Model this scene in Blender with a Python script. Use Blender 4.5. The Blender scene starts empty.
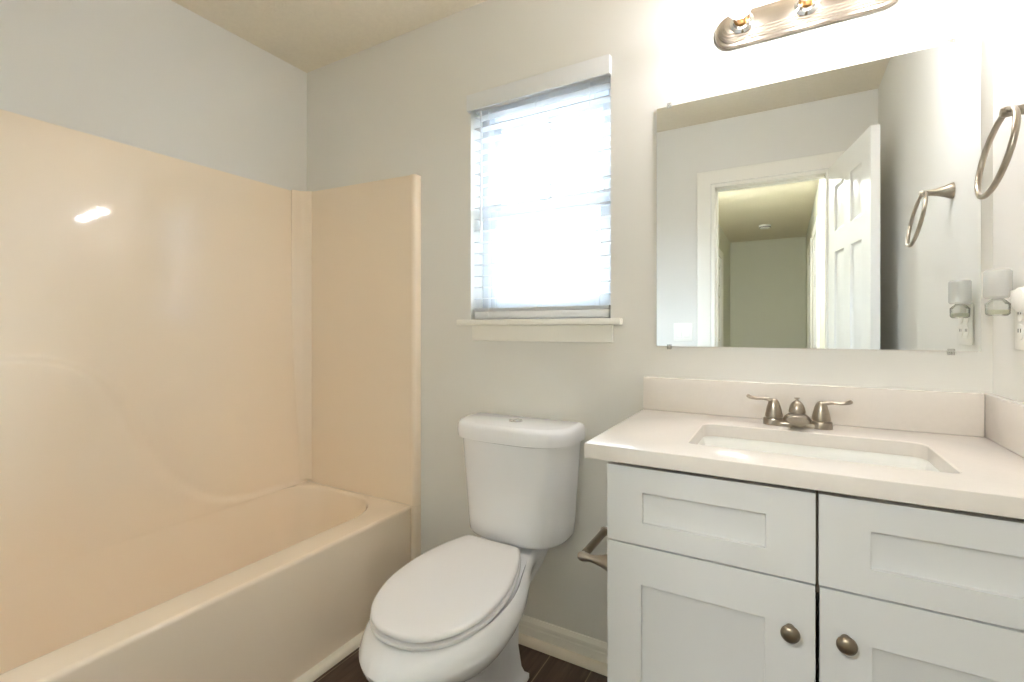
import bpy, bmesh, math, random
from mathutils import Vector, Matrix

# ------------------------------------------------------------------ camera, sky, exposure
scene = bpy.context.scene
COL = scene.collection

CAM_Y, CAM_Z, YAW = -1.565, 1.1486, 29.643
cam = bpy.data.cameras.new('camera')
cam.sensor_width = 36.0
cam.lens = 477.96 / 1024 * 36.0
cam.shift_y = -12.08 / 1024
cam.clip_start = 0.02
cam_ob = bpy.data.objects.new('camera', cam)
COL.objects.link(cam_ob)
cam_ob.location = (0, CAM_Y, CAM_Z)
cam_ob.rotation_euler = (math.radians(90), 0, math.radians(YAW))
scene.camera = cam_ob

SKY_L = 68.0
scene.cycles.max_bounces = 24
scene.cycles.diffuse_bounces = 14
scene.cycles.glossy_bounces = 6
scene.cycles.transparent_max_bounces = 16
world = bpy.data.worlds.new('sky')
scene.world = world
world.use_nodes = True
bg = world.node_tree.nodes['Background']
bg.inputs['Color'].default_value = (0.93, 0.97, 1.0, 1)
bg.inputs['Strength'].default_value = 1.0
wn = world.node_tree
w_tc = wn.nodes.new('ShaderNodeTexCoord')
w_sep = wn.nodes.new('ShaderNodeSeparateXYZ')
w_ramp = wn.nodes.new('ShaderNodeValToRGB')
w_scale = wn.nodes.new('ShaderNodeVectorMath')
w_scale.operation = 'SCALE'
w_scale.inputs['Scale'].default_value = SKY_L
wn.links.new(w_tc.outputs['Generated'], w_sep.inputs[0])
wn.links.new(w_sep.outputs['Z'], w_ramp.inputs['Fac'])
for e_, (p_, c_) in zip([w_ramp.color_ramp.elements[0], w_ramp.color_ramp.elements[1], w_ramp.color_ramp.elements.new(.55), w_ramp.color_ramp.elements.new(.6)],
                        [(0.0, (.008, .0082, .0085, 1)), (1.0, (.80, .92, 1.0, 1)), (.60, (.70, .82, .94, 1)), (.44, (.0072, .0077, .0082, 1))]):
    e_.position = p_
    e_.color = c_
wn.links.new(w_ramp.outputs['Color'], w_scale.inputs[0])
wn.links.new(w_scale.outputs['Vector'], bg.inputs['Color'])

vs = scene.view_settings
scene.display_settings.display_device = 'sRGB'
vs.view_transform = 'Standard'
vs.look = 'None'
vs.gamma = 1.0
vs.use_curve_mapping = False
vs.exposure = 1.3

BULB_L = 250.0          # radiance of each glowing bulb core
HALL_FILL_W = 21.0           # added fill light in the hall, watts

# portal in the window opening (guides sky sampling only)
pl = bpy.data.lights.new('window_portal', 'AREA')
pl.shape = 'RECTANGLE'
pl.size, pl.size_y = 0.57, 0.78
pl.cycles.is_portal = True
po = bpy.data.objects.new('window_portal', pl)
COL.objects.link(po)
po.location = (-0.795, 0.145, 1.61)
po.rotation_euler = (math.radians(-90), 0, 0)

# ------------------------------------------------------------------ materials
def srgb(r, g, b):
    f = lambda c: (c / 255) / 12.92 if c <= 10.3 else (((c / 255) + .055) / 1.055) ** 2.4
    return (f(r), f(g), f(b), 1)

def mat(name, color, rough=.5, metal=0.0, noise=.03, nscale=6.0, bump=0.0, bscale=200.0, coat=0.0, spec=.5, stretch=None):
    m = bpy.data.materials.new(name)
    m.use_nodes = True
    nt = m.node_tree
    b = nt.nodes['Principled BSDF']
    b.inputs['Roughness'].default_value = rough
    b.inputs['Metallic'].default_value = metal
    b.inputs['Coat Weight'].default_value = coat
    b.inputs['Coat Roughness'].default_value = .05
    b.inputs['Specular IOR Level'].default_value = spec
    tc = nt.nodes.new('ShaderNodeTexCoord')
    n = nt.nodes.new('ShaderNodeTexNoise')
    n.inputs['Scale'].default_value = nscale
    n.inputs['Detail'].default_value = 3
    src = tc.outputs['Object']
    if stretch:
        mp = nt.nodes.new('ShaderNodeMapping')
        mp.inputs['Scale'].default_value = stretch
        nt.links.new(src, mp.inputs['Vector'])
        src = mp.outputs['Vector']
    nt.links.new(src, n.inputs['Vector'])
    mx = nt.nodes.new('ShaderNodeMix')
    mx.data_type = 'RGBA'
    mx.inputs['A'].default_value = color
    mx.inputs['B'].default_value = tuple(c * (1 - noise) for c in color[:3]) + (1,)
    nt.links.new(n.outputs['Fac'], mx.inputs['Factor'])
    nt.links.new(mx.outputs['Result'], b.inputs['Base Color'])
    if bump:
        n2 = nt.nodes.new('ShaderNodeTexNoise')
        n2.inputs['Scale'].default_value = bscale
        n2.inputs['Detail'].default_value = 4
        nt.links.new(src, n2.inputs['Vector'])
        bp = nt.nodes.new('ShaderNodeBump')
        bp.inputs['Strength'].default_value = bump
        bp.inputs['Distance'].default_value = .004
        nt.links.new(n2.outputs['Fac'], bp.inputs['Height'])
        nt.links.new(bp.outputs['Normal'], b.inputs['Normal'])
    return m

M = {}
M['wall'] = mat('wall_paint', srgb(227, 226, 221), .75, bump=.05, bscale=260, spec=.25)
M['hall'] = mat('hall_paint', srgb(214, 214, 200), .8, bump=.05, bscale=260, spec=.2)
M['ceil'] = mat('ceiling_texture', srgb(232, 224, 206), .9, noise=.10, nscale=60, bump=.55, bscale=95, spec=.1)
M['trim'] = mat('trim_paint', srgb(240, 238, 230), .35)
M['door'] = mat('door_paint', srgb(240, 240, 238), .30)
M['tub'] = mat('almond_acrylic', srgb(243, 228, 207), .05, noise=.02, nscale=2, coat=.0)
M['porcelain'] = mat('porcelain', srgb(236, 237, 240), .12, noise=.01, coat=.4)
M['seat'] = mat('seat_plastic', srgb(232, 231, 232), .22, noise=.01)
M['cabinet'] = mat('cabinet_paint', srgb(219, 220, 220), .38, noise=.015)
M['cavity'] = mat('cabinet_inside', srgb(120, 110, 96), .8)
M['quartz'] = mat('white_quartz', srgb(226, 220, 213), .22, noise=.05, nscale=90)
M['basin'] = mat('basin_glaze', srgb(238, 238, 234), .1, noise=.01)
M['nickel'] = mat('brushed_nickel', srgb(176, 166, 152), .28, 1.0, noise=.12, nscale=40, stretch=(1, 1, 14))
M['nickel_dark'] = mat('satin_nickel', srgb(146, 134, 118), .32, 1.0, noise=.12, nscale=40)
M['chrome'] = mat('chrome', srgb(210, 210, 208), .08, 1.0, noise=.02)
M['brass'] = mat('lamp_brass', srgb(196, 150, 92), .3, 1.0)
M['blind'] = mat('blind_white', srgb(226, 228, 230), .45, noise=.01)
M['vinyl'] = mat('window_vinyl', srgb(225, 230, 236), .4, noise=.01)
M['plate'] = mat('white_plastic', srgb(240, 238, 232), .3, noise=.01)
M['dark'] = mat('dark_slot', srgb(40, 36, 32), .6)
M['shoe'] = mat('caulked_shoe', srgb(236, 228, 212), .5, noise=.08, nscale=25)
M['carpet'] = mat('hall_floor', srgb(150, 135, 112), .9, noise=.3, nscale=120)

def mirror_mat():
    m = mat('mirror_silver', (.90, .93, .93, 1), 0.0, 1.0, noise=0.0)
    return m
M['mirror'] = mirror_mat()

def clear_mat(name, tint, ior=1.35, frost=0.0):
    m = bpy.data.materials.new(name)
    m.use_nodes = True
    nt = m.node_tree
    nt.nodes.remove(nt.nodes['Principled BSDF'])
    out = nt.nodes['Material Output']
    tr = nt.nodes.new('ShaderNodeBsdfTransparent')
    tr.inputs['Color'].default_value = tint
    gl = nt.nodes.new('ShaderNodeBsdfGlossy')
    gl.inputs['Roughness'].default_value = .03
    fr = nt.nodes.new('ShaderNodeFresnel')
    fr.inputs['IOR'].default_value = ior
    mx = nt.nodes.new('ShaderNodeMixShader')
    nt.links.new(fr.outputs[0], mx.inputs[0])
    nt.links.new(tr.outputs[0], mx.inputs[1])
    nt.links.new(gl.outputs[0], mx.inputs[2])
    last = mx
    if frost:
        df = nt.nodes.new('ShaderNodeBsdfDiffuse')
        df.inputs['Color'].default_value = (.92, .92, .90, 1)
        m2 = nt.nodes.new('ShaderNodeMixShader')
        m2.inputs[0].default_value = frost
        nt.links.new(mx.outputs[0], m2.inputs[1])
        nt.links.new(df.outputs[0], m2.inputs[2])
        tl = nt.nodes.new('ShaderNodeBsdfTranslucent')
        tl.inputs['Color'].default_value = (.9, .9, .88, 1)
        m3 = nt.nodes.new('ShaderNodeMixShader')
        m3.inputs[0].default_value = .35
        nt.links.new(df.outputs[0], m3.inputs[1])
        nt.links.new(tl.outputs[0], m3.inputs[2])
        nt.links.new(m3.outputs[0], m2.inputs[2])
        last = m2
    nt.links.new(last.outputs[0], out.inputs['Surface'])
    return m
M['pane'] = clear_mat('window_glass', (.97, .98, .98, 1), 1.3)
M['bulbglass'] = clear_mat('bulb_glass', (.98, .98, .97, 1), 1.4, .04)
M['clip'] = clear_mat('clear_plastic', (.97, .97, .96, 1), 1.3, .15)
M['bottle'] = clear_mat('clear_bottle', (.96, .97, .96, 1), 1.18, .12)
M['frosted'] = clear_mat('frosted_plastic', (.95, .95, .94, 1), 1.3, .45)
M['oil'] = mat('scented_oil', srgb(206, 205, 180), .1)

def emit_mat(name, color, strength):
    m = bpy.data.materials.new(name)
    m.use_nodes = True
    nt = m.node_tree
    nt.nodes.remove(nt.nodes['Principled BSDF'])
    e = nt.nodes.new('ShaderNodeEmission')
    e.inputs['Color'].default_value = color
    e.inputs['Strength'].default_value = strength
    nt.links.new(e.outputs[0], nt.nodes['Material Output'].inputs['Surface'])
    return m
M['glow'] = emit_mat('bulb_glow', (1.0, .965, 1.0, 1), BULB_L)

def floor_mat():
    m = bpy.data.materials.new('wood_look_plank_tile')
    m.use_nodes = True
    nt = m.node_tree
    b = nt.nodes['Principled BSDF']
    tc = nt.nodes.new('ShaderNodeTexCoord')
    mp = nt.nodes.new('ShaderNodeMapping')
    mp.inputs['Rotation'].default_value = (0, 0, math.radians(90))
    mp.inputs['Location'].default_value = (0.62, 0.714, 0)
    nt.links.new(tc.outputs['Object'], mp.inputs['Vector'])
    br = nt.nodes.new('ShaderNodeTexBrick')
    br.inputs['Scale'].default_value = 1.0
    br.inputs['Brick Width'].default_value = 0.61
    br.inputs['Row Height'].default_value = 0.152
    br.inputs['Mortar Size'].default_value = 0.0018
    br.inputs['Color1'].default_value = srgb(96, 76, 62)
    br.inputs['Color2'].default_value = srgb(78, 60, 48)
    br.inputs['Mortar'].default_value = srgb(150, 132, 112)
    nt.links.new(mp.outputs['Vector'], br.inputs['Vector'])
    m2 = nt.nodes.new('ShaderNodeMapping')
    m2.inputs['Scale'].default_value = (60, 5, 1)
    nt.links.new(tc.outputs['Object'], m2.inputs['Vector'])
    n = nt.nodes.new('ShaderNodeTexNoise')
    n.inputs['Scale'].default_value = 1.0
    n.inputs['Detail'].default_value = 5
    nt.links.new(m2.outputs['Vector'], n.inputs['Vector'])
    rp = nt.nodes.new('ShaderNodeValToRGB')
    rp.color_ramp.elements[0].position = .3
    rp.color_ramp.elements[0].color = (.45, .43, .42, 1)
    rp.color_ramp.elements[1].position = .7
    rp.color_ramp.elements[1].color = (1.1, 1.1, 1.1, 1)
    nt.links.new(n.outputs['Fac'], rp.inputs['Fac'])
    mx = nt.nodes.new('ShaderNodeMix')
    mx.data_type = 'RGBA'
    mx.blend_type = 'MULTIPLY'
    mx.inputs['Factor'].default_value = 1
    nt.links.new(br.outputs['Color'], mx.inputs['A'])
    nt.links.new(rp.outputs['Color'], mx.inputs['B'])
    nt.links.new(mx.outputs['Result'], b.inputs['Base Color'])
    b.inputs['Roughness'].default_value = .45
    return m
M['floor'] = floor_mat()

# ------------------------------------------------------------------ builders
def link(name, bm, m, parent=None, smooth=35, loc=None):
    bmesh.ops.recalc_face_normals(bm, faces=bm.faces[:])
    me = bpy.data.meshes.new(name)
    bm.to_mesh(me)
    bm.free()
    me.materials.append(m)
    if smooth:
        me.polygons.foreach_set('use_smooth', [True] * len(me.polygons))
        me.set_sharp_from_angle(angle=math.radians(smooth))
    ob = bpy.data.objects.new(name, me)
    COL.objects.link(ob)
    if parent:
        ob.parent = parent
        ob.matrix_parent_inverse = parent.matrix_world.inverted()
    if loc:
        ob.location = loc
    return ob

def tag(o, label=None, cat=None, group=None, kind=None):
    if label: o['label'] = label
    if cat: o['category'] = cat
    if group: o['group'] = group
    if kind: o['kind'] = kind
    return o

def empty(name, loc=(0, 0, 0)):
    o = bpy.data.objects.new(name, None)
    o.empty_display_size = .05
    COL.objects.link(o)
    o.location = loc
    o.matrix_world = Matrix.Translation(loc)
    return o

def thing(name, label, cat, loc=(0, 0, 0), group=None):
    return tag(empty(name, loc), label, cat, group)

def box(bm, x0, x1, y0, y1, z0, z1, bev=0.0, seg=2):
    r = bmesh.ops.create_cube(bm, size=1)
    vs_ = r['verts']
    for v in vs_:
        v.co = Vector(((x0 + x1) / 2 + v.co.x * (x1 - x0), (y0 + y1) / 2 + v.co.y * (y1 - y0), (z0 + z1) / 2 + v.co.z * (z1 - z0)))
    if bev:
        es = list({e for v in vs_ for e in v.link_edges})
        bmesh.ops.bevel(bm, geom=es, offset=bev, segments=seg, profile=.5, affect='EDGES')
    return bm

def nb(): return bmesh.new()

def bx(*a, **k): return box(nb(), *a, **k)

def loft(bm, rings, cap0=True, cap1=True, closed=True):
    R = [[bm.verts.new(p) for p in r] for r in rings]
    n = len(R[0])
    for a, b in zip(R, R[1:]):
        for i in range(n if closed else n - 1):
            j = (i + 1) % n
            bm.faces.new((a[i], a[j], b[j], b[i]))
    if cap0: bm.faces.new(R[0])
    if cap1: bm.faces.new(R[-1][::-1])
    return R

def frame_of(d):
    d = Vector(d).normalized()
    u = d.orthogonal().normalized()
    if abs(d.z) < .9: u = Vector((0, 0, 1)).cross(d).normalized()
    else: u = Vector((1, 0, 0))
    w = d.cross(u).normalized()
    return d, u, w

def lathe(bm, o, axis, prof, n=28, sx=1.0, sy=1.0):
    """prof: (radius, height along axis) pairs; sx, sy scale the two cross axes."""
    d, u, w = frame_of(axis)
    o = Vector(o)
    rings = []
    for r, h in prof:
        r = max(r, 1e-4)
        rings.append([o + d * h + u * (r * sx * math.cos(2 * math.pi * k / n)) + w * (r * sy * math.sin(2 * math.pi * k / n)) for k in range(n)])
    loft(bm, rings)
    return bm

def catmull(pts, n=8, closed=False):
    P = [Vector(p) for p in pts]
    out = []
    m = len(P)
    rng = range(m if closed else m - 1)
    for i in rng:
        if closed:
            a, b, c, d = P[(i - 1) % m], P[i], P[(i + 1) % m], P[(i + 2) % m]
        else:
            a, b, c, d = P[max(i - 1, 0)], P[i], P[i + 1], P[min(i + 2, m - 1)]
        for k in range(n):
            t = k / n
            out.append(.5 * ((2 * b) + (c - a) * t + (2 * a - 5 * b + 4 * c - d) * t * t + (3 * b - a - 3 * c + d) * t ** 3))
    if not closed: out.append(P[-1])
    return out

def tube(bm, pts, rad, n=14, flat=1.0, up=(0, 0, 1)):
    """sweep: rad is a number or one per point; flat squashes along 'up'."""
    P = [Vector(p) for p in pts]
    if not hasattr(rad, '__len__'): rad = [rad] * len(P)
    rings = []
    for i, p in enumerate(P):
        t = (P[min(i + 1, len(P) - 1)] - P[max(i - 1, 0)]).normalized()
        u = t.cross(Vector(up))
        if u.length < 1e-3: u = t.cross(Vector((0, 1, 0)))
        u.normalize()
        w = u.cross(t).normalized()
        rings.append([p + u * (rad[i] * math.cos(2 * math.pi * k / n)) + w * (flat * rad[i] * math.sin(2 * math.pi * k / n)) for k in range(n)])
    loft(bm, rings)
    return bm

def torus(bm, c, axis, R, r, n=48, m=12):
    d, u, w = frame_of(axis)
    c = Vector(c)
    V = []
    for i in range(n):
        a = 2 * math.pi * i / n
        rd = u * math.cos(a) + w * math.sin(a)
        V.append([bm.verts.new(c + rd * (R + r * math.cos(2 * math.pi * k / m)) + d * (r * math.sin(2 * math.pi * k / m))) for k in range(m)])
    for i in range(n):
        for k in range(m):
            bm.faces.new((V[i][k], V[(i + 1) % n][k], V[(i + 1) % n][(k + 1) % m], V[i][(k + 1) % m]))
    return bm

def rrect(x0, x1, y0, y1, rs, n=8):
    """rounded rectangle outline (ccw from lower left); rs = radii (x0y0, x1y0, x1y1, x0y1)"""
    out = []
    cs = [(x0, y0, 180, 1, 1), (x1, y0, 270, -1, 1), (x1, y1, 0, -1, -1), (x0, y1, 90, 1, -1)]
    for (cx, cy, a0, sx, sy), r in zip(cs, rs):
        for k in range(n + 1):
            a = math.radians(a0 + 90 * k / n)
            out.append((cx + sx * r + r * math.cos(a), cy + sy * r + r * math.sin(a)))
    return out

def panelled(bm, xs, zs, cells, prof, T, both=False):
    """slab in the xz plane, front face at y=0, back at y=T; cells in 'cells' get the concentric panel profile
    [(inset, depth), ...]"""
    def face(y0, sgn):
        for i in range(len(xs) - 1):
            for j in range(len(zs) - 1):
                a, b, c, d = xs[i], xs[i + 1], zs[j], zs[j + 1]
                if (i, j) in cells:
                    loops = []
                    for ins, dep in prof:
                        y = y0 + sgn * dep
                        loops.append([bm.verts.new(p) for p in ((a + ins, y, c + ins), (b - ins, y, c + ins), (b - ins, y, d - ins), (a + ins, y, d - ins))])
                    for p, q in zip(loops, loops[1:]):
                        for k in range(4):
                            bm.faces.new((p[k], p[(k + 1) % 4], q[(k + 1) % 4], q[k]))
                    bm.faces.new(loops[-1])
                else:
                    bm.faces.new([bm.verts.new(p) for p in ((a, y0, c), (b, y0, c), (b, y0, d), (a, y0, d))])
    face(0, 1)
    if both: face(T, -1)
    else: bm.faces.new([bm.verts.new(p) for p in ((xs[0], T, zs[0]), (xs[-1], T, zs[0]), (xs[-1], T, zs[-1]), (xs[0], T, zs[-1]))])
    x0, x1, z0, z1 = xs[0], xs[-1], zs[0], zs[-1]
    for q in (((x0, 0, z0), (x0, T, z0), (x0, T, z1), (x0, 0, z1)), ((x1, 0, z0), (x1, T, z0), (x1, T, z1), (x1, 0, z1)),
              ((x0, 0, z0), (x1, 0, z0), (x1, T, z0), (x0, T, z0)), ((x0, 0, z1), (x1, 0, z1), (x1, T, z1), (x0, T, z1))):
        bm.faces.new([bm.verts.new(p) for p in q])
    bmesh.ops.remove_doubles(bm, verts=bm.verts[:], dist=1e-5)
    return bm

def xform(bm, mtx):
    bmesh.ops.transform(bm, matrix=mtx, verts=bm.verts[:])
    return bm

def struct(name, bm, m, smooth=0):
    return tag(link(name, bm, m, None, smooth), kind='structure')

def sstep(t):
    t = max(0.0, min(1.0, t))
    return t * t * (3 - 2 * t)

def interp(x, pts):
    if x <= pts[0][0]: return pts[0][1]
    for (a, b), (c, d) in zip(pts, pts[1:]):
        if x <= c: return b + (d - b) * (x - a) / (c - a)
    return pts[-1][1]

# ------------------------------------------------------------------ the room
XL, XR, ZC, YF = -2.067, 0.435, 2.424, -1.612      # left wall, right wall, ceiling, door wall
WX0, WX1, WZ0, WZ1 = -1.078, -0.508, 1.185, 2.035  # window opening
DX0, DX1, DZ1 = -0.388, 0.215, 2.035               # doorway
HY = -6.19                                         # end of the hall
HX0, HX1 = -0.69, 0.262

bm = nb()
box(bm, XL - .12, WX0, 0, .15, 0, ZC)
box(bm, WX1, XR + .12, 0, .15, 0, ZC)
box(bm, WX0, WX1, 0, .15, 0, WZ0)
box(bm, WX0, WX1, 0, .15, WZ1, ZC)
struct('wall_back', bm, M['wall'])
struct('wall_left', bx(XL - .12, XL, YF - .12, 0, 0, ZC), M['wall'])
struct('wall_right', bx(XR, XR + .12, YF - .12, 0, 0, ZC), M['wall'])
bm = nb()
box(bm, XL, DX0, YF - .12, YF, 0, ZC)
box(bm, DX1, XR, YF - .12, YF, 0, ZC)
box(bm, DX0, DX1, YF - .12, YF, DZ1, ZC)
struct('wall_front', bm, M['wall'])
struct('floor', bx(XL - .12, XR + .12, YF - .12, .15, -.05, 0), M['floor'])
struct('ceiling', bx(XL - .12, XR + .12, HY - .12, .15, ZC, ZC + .05), M['ceil'])

# hall beyond the doorway, seen in the mirror
H0 = YF - .12
struct('floor_hall', bx(HX0 - .12, HX1 + .12, HY - .12, H0, -.05, 0), M['carpet'])
struct('wall_hall_left', bx(HX0 - .12, HX0, HY, H0, 0, ZC), M['hall'])
struct('wall_hall_right', bx(HX1, HX1 + .12, HY, H0, 0, ZC), M['hall'])
struct('wall_hall_end', bx(HX0 - .12, HX1 + .12, HY - .12, HY, 0, ZC), M['hall'])

# ------------------------------------------------------------------ baseboards and shoe mouldings
def base_profile(bm, x0, x1, y):
    prof = [(0, 0), (-.013, 0), (-.013, .052), (-.0105, .056), (-.0105, .064), (-.014, .067), (-.013, .074), (-.009, .079), (-.005, .086), (0, .087)]
    rings = [[(x, y + p[0], p[1]) for p in prof] for x in (x0, x1)]
    loft(bm, rings)
    return bm
struct('baseboard_back', base_profile(nb(), -1.325, -.347, 0), M['trim'], 25)
def quarter(bm, p0, p1, inward, r):
    p0, p1, inw = Vector(p0), Vector(p1), Vector(inward)
    pr = [(0, 0)] + [(r * math.cos(math.radians(a)), r * math.sin(math.radians(a))) for a in range(0, 91, 15)]
    loft(bm, [[p + inw * a + Vector((0, 0, b)) for a, b in pr] for p in (p0, p1)])
    return bm
struct('trim_1', quarter(nb(), (-1.30, -.013, 0), (-.347, -.013, 0), (0, -1, 0), .024), M['shoe'], 40)
struct('trim_2', quarter(nb(), (-1.3595, YF, 0), (-1.3595, -.037, 0), (1, 0, 0), .026), M['shoe'], 40)

# ------------------------------------------------------------------ window 1: frame, two sashes, panes, sill, apron
win = tag(empty('window_1', (-.793, 0, WZ0)), kind='structure')
bm = nb()
fy0, fy1 = .085, .15
box(bm, WX0, WX0 + .035, fy0, fy1, WZ0, WZ1, .002)
box(bm, WX1 - .035, WX1, fy0, fy1, WZ0, WZ1, .002)
box(bm, WX0 + .035, WX1 - .035, fy0, fy1, WZ0, WZ0 + .035, .002)
box(bm, WX0 + .035, WX1 - .035, fy0, fy1, WZ1 - .035, WZ1, .002)
link('window_frame', bm, M['vinyl'], win)
def sash(z0, z1, y, rails):
    bm = nb()
    a, b = WX0 + .035, WX1 - .035
    box(bm, a, a + .034, y, y + .03, z0, z1, .002)
    box(bm, b - .034, b, y, y + .03, z0, z1, .002)
    box(bm, a + .034, b - .034, y, y + .03, z0, z0 + rails[0], .002)
    box(bm, a + .034, b - .034, y, y + .03, z1 - rails[1], z1, .002)
    zm = (z0 + z1) / 2
    xm = (a + b) / 2
    box(bm, a + .034, b - .034, y + .012, y + .02, zm - .008, zm + .008)
    box(bm, xm - .008, xm + .008, y + .0125, y + .0195, z0 + rails[0], z1 - rails[1])
    s = link('sash', bm, M['vinyl'], win)
    link('pane', bx(a + .03, b - .03, y + .014, y + .018, z0 + .02, z1 - .02), M['pane'], s, 0)
sash(WZ0 + .036, 1.625, .088, (.05, .035))
sash(1.598, WZ1 - .036, .1195, (.06, .04))
link('sill', bx(-1.128, -.466, -.03, .084, 1.163, 1.185, .004), M['trim'], win)
link('apron', bx(-1.064, -.497, -.014, -.0005, 1.103, 1.1625, .003), M['trim'], win)

# ------------------------------------------------------------------ window blind
bl = thing('window_blind', 'white horizontal slat blind hanging in the window above the toilet, slats open', 'blind', (-.793, .03, 2.0))
bm = box(nb(), -1.085, -.505, -.022, -.012, 2.002, 2.066, .003)
box(bm, -1.085, -1.077, -.012, -.0005, 2.002, 2.066)
box(bm, -.513, -.505, -.012, -.0005, 2.002, 2.066)
link('valance', bm, M['blind'], bl)
link('head_rail', bx(-1.068, -.516, .012, .055, 2.006, 2.034, .002), M['blind'], bl)
bm = nb()
bx0, bx1 = -1.068, -.516
NSL = 17
SL0, SP = 1.268, .0450
tilt = math.radians(4)
for i in range(NSL):
    z = SL0 + SP * i
    rings = []
    for x in (bx0, bx1):
        ring = []
        for k in range(9):
            t = k / 8 * 2 - 1
            ring.append((x, .034 + .025 * t * math.cos(tilt), z + .0015 * (1 - t * t) + .025 * t * math.sin(tilt) + .0012))
        for k in range(8, -1, -1):
            t = k / 8 * 2 - 1
            ring.append((x, .034 + .025 * t * math.cos(tilt), z + .0015 * (1 - t * t) + .025 * t * math.sin(tilt) - .0012))
        rings.append(ring)
    loft(bm, rings)
for i in range(3):   # slats stacked on the bottom rail
    box(bm, bx0, bx1, .009, .059, 1.2185 + .0042 * i, 1.2215 + .0042 * i)
link('slats', bm, M['blind'], bl)
link('bottom_rail', bx(bx0, bx1, .009, .059, 1.187, 1.217, .003), M['blind'], bl)
for x in (-1.0, -.792, -.585):
    bm = nb()
    for y in (.0075, .0605):
        tube(bm, [(x, y, 1.2), (x, y, 2.0)], .0012, 6)
    link('ladder_cord', bm, M['blind'], bl)
bm = tube(nb(), [(-1.03, .001, 2.0), (-1.031, .0005, 1.75), (-1.03, .001, 1.49)], .0038, 8)
link('tilt_wand', bm, M['blind'], bl)

# ------------------------------------------------------------------ bathtub
RIM = .406
TY0, TY1 = YF + .012, -.03
tub = thing('bathtub', 'almond alcove bathtub along the left wall with a smooth apron', 'bathtub', (-1.7, -.8, 0))
bm = nb()
N = 10
inner = rrect(-2.0215, -1.462, TY0 + .07, -.036, (.20, .20, .22, .16), N)
outer = [(-2.06, TY0), (-1.372, TY0), (-1.372, TY1), (-2.06, TY1)]
def inset_pts(pts, d):
    n = len(pts)
    out = []
    for i in range(n):
        a, b = Vector(pts[i - 1]), Vector(pts[(i + 1) % n])
        t = (b - a).normalized()
        nrm = Vector((-t.y, t.x))
        out.append((pts[i][0] + nrm.x * d, pts[i][1] + nrm.y * d))
    return out
def lerp(a, b, t): return a + (b - a) * t
def edge_w(p): return sstep((p[0] + 2.02) / .10)
rings = []
for d, z in [(0, RIM), (.004, RIM - .0012), (.008, RIM - .004), (.011, RIM - .009), (.013, RIM - .016), (.022, RIM - .08), (.04, RIM - .18), (.06, RIM - .26), (.08, RIM - .30), (.11, RIM - .318), (.15, RIM - .325)]:
    soft = inset_pts(inner, d)
    hard = inset_pts(inner, max(0, d - .012) if d > .0115 else 0)
    rings.append([(lerp(h[0], q[0], edge_w(h)), lerp(h[1], q[1], edge_w(h)), z) for q, h in zip(soft, hard)])
R = loft(bm, rings, cap0=False)
ov = [bm.verts.new((x, y, RIM)) for x, y in outer]
oe = [bm.edges.new((ov[i], ov[(i + 1) % 4])) for i in range(4)]
ie = [bm.edges.get((R[0][i], R[0][(i + 1) % len(R[0])])) for i in range(len(R[0]))]
bmesh.ops.triangle_fill(bm, use_beauty=True, use_dissolve=False, edges=oe + ie)
link('basin', bm, M['tub'], tub, 50)
bm = nb()
prof = [(-1.372, RIM)] + [(-1.372 + .012 * math.sin(math.radians(a)), RIM - .012 + .012 * math.cos(math.radians(a))) for a in (20, 40, 60, 80)] + [(-1.360, RIM - .014), (-1.3615, .20), (-1.3605, 0), (-1.375, 0), (-1.375, RIM - .02)]
loft(bm, [[(x, y, z) for x, z in prof] for y in (TY0, TY1)])
link('apron', bm, M['tub'], tub, 40)
lathe(nb_ := nb(), (-1.76, -1.25, RIM - .3255), (0, 0, 1), [(.03, 0), (.03, .003), (.018, .004), (.016, .001), (.001, .001)])
link('drain', nb_, M['chrome'], tub)

# ------------------------------------------------------------------ tub surround
sur = thing('tub_surround', 'glossy almond wall surround above the bathtub with a moulded curved ledge', 'tub surround', (-2.06, -.8, RIM))
CURVE = [(-1.62, 1.075), (-1.25, 1.072), (-1.08, 1.064), (-1.0, 1.058), (-.943, 1.045), (-.88, 1.015), (-.83, .975), (-.79, .91), (-.755, .82), (-.72, .73), (-.69, .665), (-.657, .612), (-.61, .56), (-.571, .524), (-.52, .485), (-.457, .451), (-.39, .432), (-.33, .424), (-.2, .418), (0, .418)]
def zcurve(y):
    return sum(interp(y + d, CURVE) for d in (-.03, -.015, 0, .015, .03)) / 5
bm = nb()
ys = [TY0 + i * (TY1 + .0 - TY0) / 90 for i in range(91)]
zs = [RIM + .0003 + (1.8147 - RIM) * j / 150 for j in range(151)]
def sx(y, z):
    zc = zcurve(y)
    slope = abs(zcurve(y + .01) - zcurve(y - .01)) / .02
    dist = (zc - z) / math.sqrt(1 + slope * slope)
    return -2.064 + .030 * (1.815 - z) / 1.41 + .013 * sstep((dist + .006) / .02)
G = [[bm.verts.new((sx(y, z), y, z)) for z in zs] for y in ys]
for i in range(90):
    for j in range(150):
        bm.faces.new((G[i][j], G[i + 1][j], G[i + 1][j + 1], G[i][j + 1]))
B = [bm.verts.new((XL + .0005, y, 1.816)) for y in ys]
for i in range(90):
    bm.faces.new((G[i][150], G[i + 1][150], B[i + 1], B[i]))
link('side_panel', bm, M['tub'], sur, 60)
bm = nb()
def topz(x): return 1.816 - .022 * (x + 2.06) / .73
xs = [-2.05, -1.375]
pr = [(-2.05, -.03), (-1.372, -.03), (-1.362, -.034), (-1.350, -.036), (-1.340, -.034), (-1.335, -.028), (-1.333, -.02), (-1.333, -.0005), (-2.05, -.0005)]
loft(bm, [[(x, y, RIM + .001 if z == 0 else topz(x)) for x, y in pr] for z in (0, 1)])
link('back_panel', bm, M['tub'], sur, 40)
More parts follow.
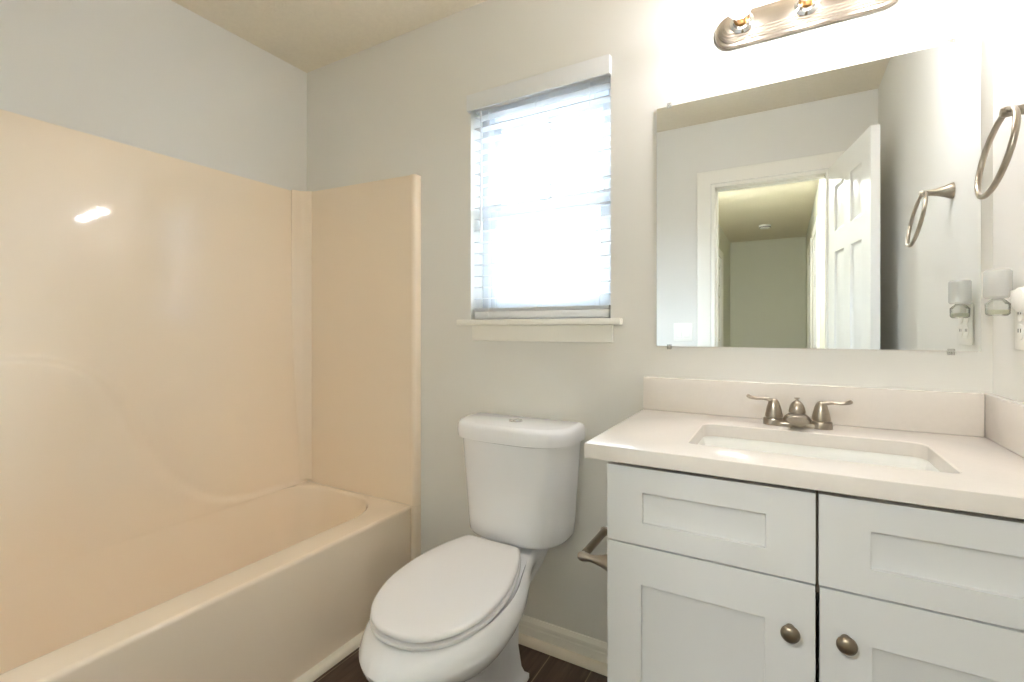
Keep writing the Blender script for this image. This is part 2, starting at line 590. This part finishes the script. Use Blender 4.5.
# edge flange running down past the apron to the floor
bm = nb()
pr = [(-1.359, -.034), (-1.350, -.036), (-1.340, -.034), (-1.335, -.028), (-1.333, -.02), (-1.333, -.0005), (-1.359, -.0005)]
loft(bm, [[(x, y, z) for x, y in pr] for z in (0.0, RIM)])
link('edge_flange', bm, M['tub'], sur, 40)
# corner cove strip
bm = nb()
cor = [(-2.06, -.003), (-2.06, -.092), (-2.052, -.094), (-2.046, -.088), (-2.036, -.062), (-2.02, -.045), (-2.000, -.036), (-1.992, -.031), (-1.995, -.003)]
loft(bm, [[(x, y, z) for x, y in cor] for z in (RIM + .015, 1.8165)])
link('corner_strip', bm, M['tub'], sur, 45)

# ------------------------------------------------------------------ toilet
TX = -.812
toi = thing('toilet', 'white two piece elongated toilet with closed lid between bathtub and vanity', 'toilet', (TX, -.35, 0))
def half_ring(z, pts, n=6):
    """pts: half outline (halfwidth, y) from front centre to back centre; last two points make a straight back."""
    c = catmull([(w, y, 0) for w, y in pts[:-1]], n)
    right = [(TX + p.x, p.y, z) for p in c]
    left = [(2 * TX - x, y, zz) for x, y, zz in right[1:]][::-1]
    return right + left
ST = [0, .012, .05, .13, .25, .38, .5, .62, .74, .86, 1.0]
def bowl_ring(z, yf, yb, ws):
    pts = [(w, yf + (yb - yf) * s) for s, w in zip(ST, ws)] + [(0, yb)]
    return half_ring(z, pts, 5)
def lean(ring, k=.06):
    return [(x, y, z + (y + .49) * k * sstep((z - .30) / .08)) for x, y, z in ring]
bm = nb()
rings = [
    bowl_ring(.398, -.705, -.05, [0, .036, .08, .126, .155, .162, .150, .126, .104, .092, .092]),
    bowl_ring(.408, -.722, -.045, [0, .038, .083, .132, .163, .171, .160, .134, .108, .096, .096]),
    bowl_ring(.405, -.733, -.043, [0, .039, .085, .136, .169, .177, .166, .139, .111, .099, .099]),
    bowl_ring(.383, -.757, -.042, [0, .04, .088, .140, .176, .189, .183, .158, .123, .102, .100]),
    bowl_ring(.358, -.773, -.045, [0, .04, .089, .141, .180, .194, .188, .160, .120, .098, .096]),
    bowl_ring(.335, -.768, -.055, [0, .04, .088, .139, .177, .189, .177, .143, .103, .085, .084]),
    bowl_ring(.308, -.742, -.085, [0, .039, .084, .131, .165, .173, .153, .113, .082, .072, .070]),
    bowl_ring(.280, -.700, -.125, [0, .036, .075, .116, .146, .151, .130, .096, .073, .066, .062]),
    bowl_ring(.255, -.655, -.160, [0, .032, .064, .099, .124, .127, .110, .086, .071, .064, .06]),
    bowl_ring(.232, -.618, -.185, [0, .028, .054, .082, .102, .106, .096, .082, .071, .064, .06]),
    bowl_ring(.20, -.598, -.200, [0, .026, .05, .074, .090, .094, .089, .081, .072, .065, .06]),
    bowl_ring(.12, -.590, -.205, [0, .026, .05, .073, .088, .092, .089, .083, .075, .067, .062]),
    bowl_ring(.05, -.595, -.195, [0, .026, .052, .077, .094, .099, .098, .092, .083, .074, .068]),
    bowl_ring(.022, -.60, -.185, [0, .03, .056, .082, .10, .107, .107, .103, .094, .084, .078]),
    bowl_ring(.016, -.61, -.17, [0, .034, .062, .090, .104, .110, .110, .107, .099, .090, .083]),
    bowl_ring(.0, -.61, -.17, [0, .034, .062, .090, .104, .110, .110, .107, .099, .090, .083]),
]
loft(bm, [lean(q) for q in rings])
link('bowl', bm, M['porcelain'], toi, 50)
for s in (-1, 1):
    bm = lathe(nb(), (TX + s * .098, -.33, .0165), (0, 0, 1), [(.016, 0), (.015, .008), (.011, .014), (.005, .017), (.001, .0175)], 16)
    link('bolt_cap', bm, M['porcelain'], toi)
LID = [(0, -.722), (.045, -.717), (.091, -.695), (.135, -.645), (.163, -.572), (.171, -.495), (.164, -.415), (.143, -.333), (.117, -.270), (.101, -.243), (.096, -.238), (.088, -.236), (0, -.236)]
def skew(ring):
    return [(x - .015 * max(0, (y + .62) / .38), y, z) for x, y, z in lean(ring)]
def scaled(pts, d):
    n = len(pts)
    out = []
    for w, y in pts:
        k = max(0, 1 - d / .177)
        out.append((w * k, -.49 + (y + .49) * (1 - d / .267)))
    return out
bm = nb()
loft(bm, [skew(half_ring(z - .004, scaled(LID, d))) for d, z in [(.006, .4315), (.0, .4345), (-.0005, .4405), (.003, .4455), (.010, .4475), (.05, .449), (.10, .4495)]])
link('seat_lid', bm, M['seat'], toi, 50)
bm = nb()
loft(bm, [skew(half_ring(z - .005, scaled(LID, d))) for d, z in [(.004, .4155), (-.0025, .418), (-.0035, .422), (-.002, .4265), (.006, .4285)]])
link('seat', bm, M['seat'], toi, 50)
for s in (-1, 1):
    link('hinge', bx(TX - .014 + s * .066 - .018, TX - .014 + s * .066 + .018, -.246, -.215, .418, .444, .006), M['seat'], toi)
def tank_ring(z, k, front=-.205, back=-.022, ky=1.0):
    hw = k
    pts = [(0, front), (hw * .30, front + .001), (hw * .58, front + .010), (hw * .80, front + .030), (hw * .94, front + .066), (hw, front + .11), (hw, back - .012), (hw - .004, back - .003), (hw - .013, back), (0, back)]
    return half_ring(z, pts, 5)
bm = nb()
loft(bm, [tank_ring(.428, .155, -.176, -.03), tank_ring(.430, .167, -.190), tank_ring(.436, .177, -.199), tank_ring(.449, .184, -.205), tank_ring(.50, .188, -.208), tank_ring(.62, .197, -.212), tank_ring(.74, .206, -.216), tank_ring(.776, .209, -.218)])
link('tank', bm, M['porcelain'], toi, 50)
bm = nb()
loft(bm, [tank_ring(.770, .214, -.224, -.02), tank_ring(.773, .2205, -.2305, -.017), tank_ring(.792, .2225, -.232, -.016), tank_ring(.812, .2215, -.2305, -.0165), tank_ring(.821, .2175, -.226, -.0175), tank_ring(.826, .211, -.219, -.02), tank_ring(.828, .203, -.211, -.025)])
link('tank_lid', bm, M['porcelain'], toi, 50)
bm = lathe(nb(), (TX, -.112, .8285), (0, 0, 1), [(.0245, 0), (.0245, .003), (.0225, .0045), (.0215, .0035), (.0205, .0045), (.001, .005)], 32)
box(bm, TX - .0006, TX + .0006, -.131, -.093, .8325, .8342)
link('flush_button', bm, M['chrome'], toi)
for s in (-1, 1):
    link('tank_bolt', lathe(nb(), (TX + s * .09, -.1, .4095), (0, 0, 1), [(.008, 0), (.008, .012), (.004, .012), (.004, .03)], 10), M['dark'], toi)

# ------------------------------------------------------------------ vanity cabinet
VX0, VX1, VYF = -.345, .4335, -.525
van = thing('vanity_cabinet', 'white shaker vanity cabinet with two doors and two false drawer fronts', 'cabinet', (.045, -.26, 0))
bm = nb()
yb = -.506
box(bm, VX0, VX0 + .018, yb, -.014, .0, .856)
box(bm, VX1 - .018, VX1, yb, -.014, .0, .856)
box(bm, VX0 + .018, VX1 - .018, -.03, -.014, .0, .856)
box(bm, VX0 + .018, VX1 - .018, yb + .06, -.03, .1, .118)
box(bm, VX0 + .018, VX1 - .018, yb + .06, yb + .075, .0, .1)
link('carcass', bm, M['cabinet'], van)
link('top_rail', bx(VX0 + .018, VX1 - .018, yb + .001, yb + .018, .655, .856), M['cavity'], van)
SH = [(0, 0), (.0008, .0075), (.002, .008)]
def shaker(name, x0, x1, z0, z1, px0, px1, pz0, pz1):
    bm = panelled(nb(), [0, px0 - x0, px1 - x0, x1 - x0], [0, pz0 - z0, pz1 - z0, z1 - z0], {(1, 1)}, SH, .0185)
    xform(bm, Matrix.Translation((x0, VYF, z0)))
    return link(name, bm, M['cabinet'], van)
shaker('drawer_front', VX0, .0505, .679, .846, -.267, -.0305, .7265, .793)
shaker('drawer_front', .0555, VX1, .679, .846, .1325, .356, .7265, .793)
dl = shaker('door', VX0, .0500, .105, .675, -.270, -.0325, .181, .593)
dr = shaker('door', .0570, VX1, .105, .675, .1345, .356, .181, .590)
for d, kx, kz in ((dl, .010, .586), (dr, .096, .593)):
    bm = lathe(nb(), (kx, VYF + .0005, kz), (0, -1, 0), [(.0085, 0), (.0075, .003), (.006, .008), (.0065, .012), (.0125, .0155), (.0158, .019), (.0163, .022), (.0145, .0262), (.0095, .0293), (.004, .0305), (.0005, .0308)], 28)
    link('knob', bm, M['nickel_dark'], d)

# ------------------------------------------------------------------ countertop, sink
CZ = .8904
top = thing('vanity_countertop', 'white speckled quartz countertop with backsplash on the vanity cabinet', 'countertop', (.02, -.27, .858))
CX0, CX1, CY0, CY1 = -.394, XR - .001, -.541, -.001
SX0, SX1, SY0, SY1 = -.190, .277, -.430, -.163
bm = nb()
n = 5
inn = rrect(SX0, SX1, SY0, SY1, (.018, .018, .032, .032), n)
b_ = .0025
out = [(CX0, CY0), (CX1, CY0), (CX1, CY1), (CX0, CY1)]
def fill_between(z, o, i):
    ovs = [bm.verts.new((x, y, z)) for x, y in o]
    ivs = [bm.verts.new((x, y, z)) for x, y in i]
    e = [bm.edges.new((ovs[k], ovs[(k + 1) % len(ovs)])) for k in range(len(ovs))] + [bm.edges.new((ivs[k], ivs[(k + 1) % len(ivs)])) for k in range(len(ivs))]
    bmesh.ops.triangle_fill(bm, use_beauty=True, edges=e)
def shrink(o, d): return [(o[0][0] + d, o[0][1] + d), (o[1][0] - d, o[1][1] + d), (o[2][0] - d, o[2][1] - d), (o[3][0] + d, o[3][1] - d)]
ZB = .857
fill_between(CZ, shrink(out, b_), inset_pts(inn, -b_))
fill_between(ZB, out, inn)
loft(bm, [[(x, y, CZ) for x, y in shrink(out, b_)], [(x, y, CZ - .0008) for x, y in shrink(out, b_ * .35)], [(x, y, CZ - b_) for x, y in out], [(x, y, ZB) for x, y in out]], False, False)
loft(bm, [[(x, y, CZ) for x, y in inset_pts(inn, -b_)], [(x, y, CZ - b_) for x, y in inn], [(x, y, ZB) for x, y in inn]], False, False)
bmesh.ops.remove_doubles(bm, verts=bm.verts[:], dist=1e-5)
link('slab', bm, M['quartz'], top, 40)
link('backsplash', bx(CX0, CX1 - .0185, -.02, -.0008, CZ + .0002, .9945, .002), M['quartz'], top)
link('side_splash', bx(CX1 - .018, CX1, CY0 + .001, -.0008, CZ + .0002, .9945, .002), M['quartz'], top)

snk = thing('undermount_sink', 'white rectangular undermount sink set below the quartz countertop', 'sink', (.036, -.29, .70))
bm = nb()
rim_o = rrect(SX0 - .02, SX1 + .02, SY0 - .02, SY1 + .02, (.04,) * 4, 6)
rim_i = rrect(SX0 - .002, SX1 + .002, SY0 - .002, SY1 + .002, (.03,) * 4, 6)
rings = [[(x, y, .8566) for x, y in rim_o], [(x, y, .8566) for x, y in rim_i]]
for d, z in [(.003, .852), (.006, .84), (.012, .79), (.02, .75), (.035, .733), (.06, .727), (.1, .724)]:
    rings.append([(x, y, z) for x, y in inset_pts(rim_i, d)])
R = loft(bm, rings, cap0=False)
loft(bm, [[(x, y, .8566) for x, y in rim_o], [(x, y, .85) for x, y in rim_o], [(x, y, .73) for x, y in inset_pts(rim_o, .01)], [(x, y, .715) for x, y in inset_pts(rim_o, .06)]], cap0=False)
link('basin', bm, M['basin'], snk, 45)
link('drain', lathe(nb(), (.036, -.29, .7245), (0, 0, 1), [(.022, 0), (.022, .002), (.016, .003), (.012, .001), (.001, .001)]), M['chrome'], snk)

# ------------------------------------------------------------------ faucet
FX, FY, FZ = .030, -.088, CZ + .0003
fau = thing('faucet', 'brushed nickel two handle centerset faucet on the countertop behind the sink', 'faucet', (FX, FY, FZ))
bm = nb()
ol = []
for k in range(48):
    a = 2 * math.pi * k / 48
    c, s_ = math.cos(a), math.sin(a)
    ol.append((math.copysign(abs(c) ** .55, c) * .078, math.copysign(abs(s_) ** .75, s_) * .0215))
rings = [[(FX + x * k, FY + y * k, FZ + z) for x, y in ol] for k, z in ((1, 0), (1, .006), (.97, .009), (.90, .0105))]
loft(bm, rings)
link('base_plate', bm, M['nickel'], fau)
for s in (-1, 1):
    hx = FX + s * .054
    bm = lathe(nb(), (hx, FY, FZ + .0095), (0, 0, 1), [(.0258, -.009), (.0258, .004), (.0245, .0075), (.0195, .0085), (.0195, .0105), (.0215, .0115), (.021, .018), (.0185, .031), (.0155, .043), (.0125, .052), (.009, .0575), (.004, .0605), (.0005, .061)], 26)
    h = link('handle', bm, M['nickel'], fau)
    z0 = FZ + .0095
    p = catmull([(hx - s * .004, FY, z0 + .046), (hx + s * .006, FY - .001, z0 + .0545), (hx + s * .022, FY - .003, z0 + .0585), (hx + s * .042, FY - .006, z0 + .0585), (hx + s * .057, FY - .008, z0 + .0615), (hx + s * .066, FY - .009, z0 + .067)], 5)
    nn = len(p)
    rr = [interp(i / (nn - 1), [(0, .0095), (.25, .0082), (.45, .0058), (.7, .0062), (.9, .0078), (.97, .006), (1, .002)]) for i in range(nn)]
    link('lever', tube(nb(), p, rr, 14, .72), M['nickel'], h)
# spout: flared wedge reaching forward over the basin, with a small dome and lift rod above its back
bm = nb()
lathe(bm, (FX, FY + .002, FZ + .009), (0, 0, 1), [(.0275, 0), (.026, .006), (.021, .017), (.0165, .022), (.0145, .0235), (.001, .024)], 26, sx=1.35)
pts = catmull([(FX, FY - .002, FZ + .025), (FX, FY - .025, FZ + .0285), (FX, FY - .05, FZ + .030), (FX, FY - .075, FZ + .0285), (FX, FY - .084, FZ + .027)], 6)
nn = len(pts)
tube(bm, pts, [interp(i / (nn - 1), [(0, .015), (.3, .0185), (.8, .0255), (.94, .025), (1, .019)]) for i in range(nn)], 22, .48)
link('spout', bm, M['nickel'], fau, 50)
bm = lathe(nb(), (FX, FY + .002, FZ + .034), (0, 0, 1), [(.017, 0), (.0195, .002), (.0198, .006), (.0185, .014), (.015, .023), (.010, .030), (.0045, .034), (.0035, .0375), (.0065, .039), (.0065, .0415), (.001, .042)], 26)
link('lift_rod', bm, M['nickel'], fau)

# ------------------------------------------------------------------ mirror
mir = thing('wall_mirror', 'large frameless rectangular mirror clipped to the wall above the vanity', 'mirror', (.029, 0, 1.0936))
MX0, MX1, MZ0, MZ1 = -.3556, .4133, 1.0936, 1.8535
bm = bx(MX0, MX1, -.006, -.0008, MZ0, MZ1, .0012, seg=1)
link('mirror_glass', bm, M['mirror'], mir, 0)
for x in (-.315, .358):
    for z, s in ((MZ1, 1), (MZ0, -1)):
        bm = nb()
        box(bm, x - .007, x + .007, -.009, -.0062, min(z - s * .006, z + s * .009), max(z - s * .006, z + s * .009), .001)
        box(bm, x - .007, x + .007, -.0062, -.0006, min(z + s * .0012, z + s * .009), max(z + s * .0012, z + s * .009), .0008)
        lathe(bm, (x, -.0089, z + s * .004), (0, -1, 0), [(.0035, 0), (.003, .0014), (.0005, .0018)], 12)
        link('clip', bm, M['clip'], mir)

# ------------------------------------------------------------------ vanity light
LX, LZ, LH, LR = .045, 2.032, .226, .050
van_l = thing('vanity_light', 'brushed nickel bar light with three clear bulbs mounted above the mirror', 'light fixture', (LX, 0, LZ))
def stadium(d, y):
    r = LR - d
    hx = LH - LR
    out = []
    for k in range(17):
        a = math.radians(-90 + 180 * k / 16)
        out.append((LX + hx + r * math.cos(a), y, LZ + r * math.sin(a)))
    for k in range(17):
        a = math.radians(90 + 180 * k / 16)
        out.append((LX - hx + r * math.cos(a), y, LZ + r * math.sin(a)))
    return out
bm = nb()
steps = [(0, -.0006), (0, -.010), (.003, -.0135), (.010, -.0145), (.0115, -.0195), (.0155, -.0205), (.017, -.0255), (.021, -.0265), (.0225, -.0315), (.0265, -.0325), (.028, -.0375), (.036, -.0385)]
loft(bm, [stadium(d, y) for d, y in steps])
link('back_plate', bm, M['nickel'], van_l, 30)
for dx in (-.16, 0, .16):
    x = .055 + dx
    bm = lathe(nb(), (x, -.038, LZ), (0, -1, 0), [(.031, 0), (.031, .003), (.026, .006), (.0235, .008), (.0215, .020), (.0205, .021), (.019, .020), (.001, .019)], 28)
    sk = link('socket', bm, M['chrome'], van_l)
    bm = nb()
    lathe(bm, (x, -.0575, LZ), (0, -1, 0), [(.0135, 0), (.0145, .004), (.0135, .008), (.0145, .012), (.0135, .016), (.0145, .020), (.0125, .024), (.001, .0245)], 20)
    link('bulb_base', bm, M['brass'], van_l)
    bm = nb()
    lathe(bm, (x, -.082, LZ), (0, -1, 0), [(.0128, 0), (.015, .006), (.022, .014), (.0295, .025), (.0335, .037), (.034, .046), (.0315, .058), (.025, .069), (.015, .0765), (.005, .0795), (.0005, .080)], 28)
    bu = link('bulb', bm, M['bulbglass'], van_l)
    bm = lathe(nb(), (x, -.088, LZ), (0, -1, 0), [(.002, 0), (.004, .008), (.0075, .020), (.009, .032), (.0085, .044), (.006, .050), (.0005, .053)], 16)
    link('filament', bm, M['glow'], bu)

# ------------------------------------------------------------------ towel ring on the right wall
tr = thing('towel_ring', 'brushed nickel towel ring hanging on the right wall beside the mirror', 'towel ring', (XR, -.320, 1.558))
bm = lathe(nb(), (XR - .0004, -.320, 1.558), (-1, 0, 0), [(.0235, 0), (.0235, .004), (.0215, .009), (.0165, .02), (.0115, .036), (.0088, .052), (.0086, .060), (.0098, .066), (.0098, .073), (.0075, .078), (.001, .0795)], 26)
link('post', bm, M['nickel'], tr)
ax = Vector((math.cos(math.radians(11)), 0, -math.sin(math.radians(11))))
dn = Vector((-math.sin(math.radians(11)), 0, -math.cos(math.radians(11))))
rc = Vector((XR - .070, -.320, 1.557)) + dn * .077
link('ring', torus(nb(), rc, ax, .079, .0054), M['nickel'], tr)

# ------------------------------------------------------------------ outlet and plug-in freshener on the right wall
ol = thing('electrical_outlet', 'white double electrical outlet plate on the right wall above the side splash', 'outlet', (XR, -.185, 1.17))
link('plate', bx(XR - .006, XR - .0004, -.255, -.142, 1.105, 1.215, .003), M['plate'], ol)
bm = nb()
for y in (-.222, -.174):
    for z in (1.142, 1.18):
        lathe(bm, (XR - .0058, y, z), (-1, 0, 0), [(.017, 0), (.017, .0012), (.016, .002), (.001, .002)], 24)
link('receptacle', bm, M['plate'], ol)
for y in (-.222, -.174):
    for z in (1.142, 1.18):
        for s in (-1, 1):
            link('slot', box(nb(), XR - .0084, XR - .0076, y + s * .006 - .001, y + s * .006 + .001, z - .001, z + .007), M['dark'], ol)
fr = thing('air_freshener', 'plug-in air freshener with frosted shade and clear bottle on the right wall outlet', 'air freshener', (XR - .03, -.15, 1.2))
bm = nb()
cy, cxx = -.135, XR - .030
def oval(cx, cy, a, b, z, n=28): return [(cx + a * math.cos(2 * math.pi * k / n), cy + b * math.sin(2 * math.pi * k / n), z) for k in range(n)]
loft(bm, [oval(cxx, cy, .019, .024, 1.215), oval(cxx, cy, .0225, .028, 1.219), oval(cxx, cy, .0225, .028, 1.273), oval(cxx, cy, .0195, .025, 1.277), oval(cxx, cy, .018, .0235, 1.274), oval(cxx, cy, .017, .0225, 1.23)])
link('shade', bm, M['frosted'], fr)
bm = nb()
loft(bm, [oval(cxx, cy, .015, .019, 1.177), oval(cxx, cy, .0195, .024, 1.181), oval(cxx, cy, .020, .0245, 1.203), oval(cxx, cy, .014, .018, 1.210), oval(cxx, cy, .009, .009, 1.2145)])
link('bottle', bm, M['bottle'], fr)
bm = nb()
loft(bm, [oval(cxx, cy, .014, .018, 1.180), oval(cxx, cy, .0175, .022, 1.183), oval(cxx, cy, .0178, .0223, 1.190)])
link('oil', bm, M['oil'], fr)
bm = nb()
lathe(bm, (XR - .0065, -.205, 1.208), (-1, 0, 0), [(.026, 0), (.027, .005), (.025, .013), (.018, .018), (.001, .019)], 24)
box(bm, XR - .017, XR - .0065, -.20, -.145, 1.213, 1.231, .003)
link('plug_body', bm, M['plate'], fr)

# ------------------------------------------------------------------ toilet paper holder on the cabinet side
tp = thing('toilet_paper_holder', 'empty brushed nickel toilet paper holder on the side of the vanity cabinet', 'toilet paper holder', (VX0, -.40, .60))
for y in (-.478, -.312):
    bm = lathe(nb(), (VX0 - .0004, y, .60), (-1, 0, 0), [(.023, 0), (.023, .004), (.020, .012), (.014, .028), (.010, .044), (.0085, .056), (.0095, .064), (.0118, .074), (.0112, .082), (.0075, .088), (.001, .090)], 24)
    link('post', bm, M['nickel'], tp)
bm = lathe(nb(), (VX0 - .075, -.470, .6035), (0, 1, 0), [(.007, 0), (.0075, .004), (.0098, .006), (.0098, .146), (.0075, .148), (.007, .150)], 20)
link('roller_bar', bm, M['nickel_dark'], tp)

# ------------------------------------------------------------------ door 1 (open into the bathroom), jamb and casing
SIX = [(0, 0), (.007, .009), (.013, .011), (.018, .011), (.040, .002)]
def six_panel(w, h, t):
    a, m_ = .105 * w / .6, .09 * w / .6
    pw = (w - 2 * a - m_) / 2
    xs = [0, a, a + pw, a + pw + m_, a + 2 * pw + m_, w]
    zs = [0, .22, .84, .985, 1.545, 1.655, 1.895, h]
    return panelled(nb(), xs, zs, {(i, j) for i in (1, 3) for j in (1, 3, 5)}, SIX, t, True)
d1 = tag(empty('door_1', (DX1, YF, 0)), kind='structure')
DW, DT = .597, .035
ang = math.radians(101)
slab = six_panel(DW, 2.02, DT)
# local x runs from the hinge to the free edge, local y=0 faces the room
hx, hy = DX1 - .002, YF + .006
xform(slab, Matrix.Translation((hx, hy, .012)) @ Matrix.Rotation(math.radians(79), 4, 'Z') @ Matrix.Translation((0, -DT, 0)))
lf = link('leaf', slab, M['door'], d1)
def doorpt(u, v, z):
    return Matrix.Translation((hx, hy, .010)) @ Matrix.Rotation(math.radians(79), 4, 'Z') @ Vector((u, v - DT, z))
for side in (-1, 1):
    p = doorpt(DW - .065, 0 if side < 0 else DT, .95)
    q = doorpt(DW - .065, -1 if side < 0 else DT + 1, .95)
    bm = lathe(nb(), p, q - p, [(.032, 0), (.032, .004), (.012, .008), (.011, .03), (.022, .038), (.028, .05), (.026, .062), (.014, .068), (.001, .069)], 24)
    link('door_knob', bm, M['nickel'], lf)
for z in (.25, 1.02, 1.78):
    bm = lathe(nb(), (hx + .008, hy + .004, z), (0, 0, 1), [(.006, 0), (.006, .09)], 12)
    link('hinge', bm, M['nickel'], d1)
def casing(bm, x0, x1, z1, y, sgn, w=.078):
    """three-sided door casing on the plane y, standing off towards sgn"""
    prof = [(0, 0), (0, .011), (.012, .013), (.03, .016), (.05, .0165), (.062, .019), (w - .004, .019), (w, .015), (w, 0)]
    def leg(p):     # path of (x, z) for each offset
        return [(x0 - p, 0), (x0 - p, z1 + p), (x1 + p, z1 + p), (x1 + p, 0)]
    rings = [[], [], [], []]
    for o, t in prof:
        for k, (x, z) in enumerate(leg(o)):
            rings[k].append((x, y + sgn * t, z))
    loft(bm, rings)
    return bm
bm = casing(nb(), DX0 - .005, DX1 - .0, DZ1 + .003, YF + .0005, 1)
struct('trim_3', bm, M['trim'], 30)
bm = nb()
box(bm, DX0 - .0, DX0 + .018, H0, YF, 0, DZ1)
box(bm, DX0 + .018, DX1 - .012, H0, YF, DZ1 - .018, DZ1)
box(bm, DX0 + .018, DX0 + .03, H0 + .03, YF - .04, 0, DZ1 - .018)
box(bm, DX0 + .018, DX1 - .012, H0 + .03, YF - .04, DZ1 - .03, DZ1 - .018)
box(bm, DX1 - .012, DX1, H0, YF - .001, 0, DZ1)
struct('trim_4', bm, M['trim'])

# hall doors, seen through the doorway in the mirror
def hall_door(idx, wall_x, sgn, y0, y1, tn, open_deg=0):
    d = tag(empty('door_%d' % idx, (wall_x, (y0 + y1) / 2, 0)), kind='structure')
    w = y1 - y0
    bm = six_panel(w, 2.02, .035)
    xform(bm, Matrix.Translation((wall_x + sgn * .002, y0 if sgn > 0 else y1, .008)) @ Matrix.Rotation(math.radians(90 * sgn), 4, 'Z') @ Matrix.Translation((0, -.006, 0)))
    link('leaf', bm, M['door'], d)
    bm = casing(nb(), y0 - .004, y1 + .004, 2.035, 0, 1)
    # profile plane: x->world y, y->world x
    xform(bm, Matrix(((0, sgn, 0, wall_x), (1, 0, 0, 0), (0, 0, 1, 0), (0, 0, 0, 1))))
    struct('trim_%d' % tn, bm, M['trim'], 30)
hall_door(2, HX0, 1, -5.0, -4.24, 5)
hall_door(3, HX1, -1, -4.02, -3.34, 6)
hall_door(4, HX1, -1, -5.2, -4.5, 7)

sd = thing('smoke_detector', 'round white smoke detector on the hall ceiling reflected in the mirror', 'smoke detector', (-.204, -5.1, ZC))
link('housing', lathe(nb(), (-.204, -5.1, ZC - .0005), (0, 0, -1), [(.068, 0), (.068, .012), (.062, .02), (.056, .034), (.045, .04), (.001, .041)], 32), M['plate'], sd)
link('vent_ring', lathe(nb(), (-.204, -5.1, ZC - .023), (0, 0, -1), [(.063, 0), (.064, .003), (.0625, .006), (.001, .006)], 32), M['dark'], sd)

# light switch on the door wall, reflected in the mirror
sw = thing('light_switch', 'white two gang light switch plate beside the doorway, reflected low in the mirror', 'light switch', (-.555, YF, 1.13))
link('plate', bx(-.612, -.498, YF + .0004, YF + .006, 1.07, 1.185, .003), M['plate'], sw)
for x in (-.578, -.532):
    link('rocker', bx(x - .0165, x + .0165, YF + .0055, YF + .010, 1.095, 1.16, .002), M['plate'], sw)

# fill light added in the hall, out of view, to brighten the bathroom
hl = thing('added_hall_fill', 'added unseen fill light on the hall ceiling just outside the bathroom doorway', 'added fill light', (-.42, -2.75, ZC))
link('fill_canopy', lathe(nb(), (-.42, -2.75, ZC - .0005), (0, 0, -1), [(.15, 0), (.15, .02), (.14, .025), (.001, .025)], 32), M['nickel'], hl)
link('fill_diffuser', lathe(nb(), (-.42, -2.75, ZC - .026), (0, 0, -1), [(.135, 0), (.13, .03), (.10, .055), (.05, .07), (.001, .074)], 32), emit_mat('fill_glow', (.97, .99, 1, 1), HALL_FILL_W / (math.pi * .08)), hl)
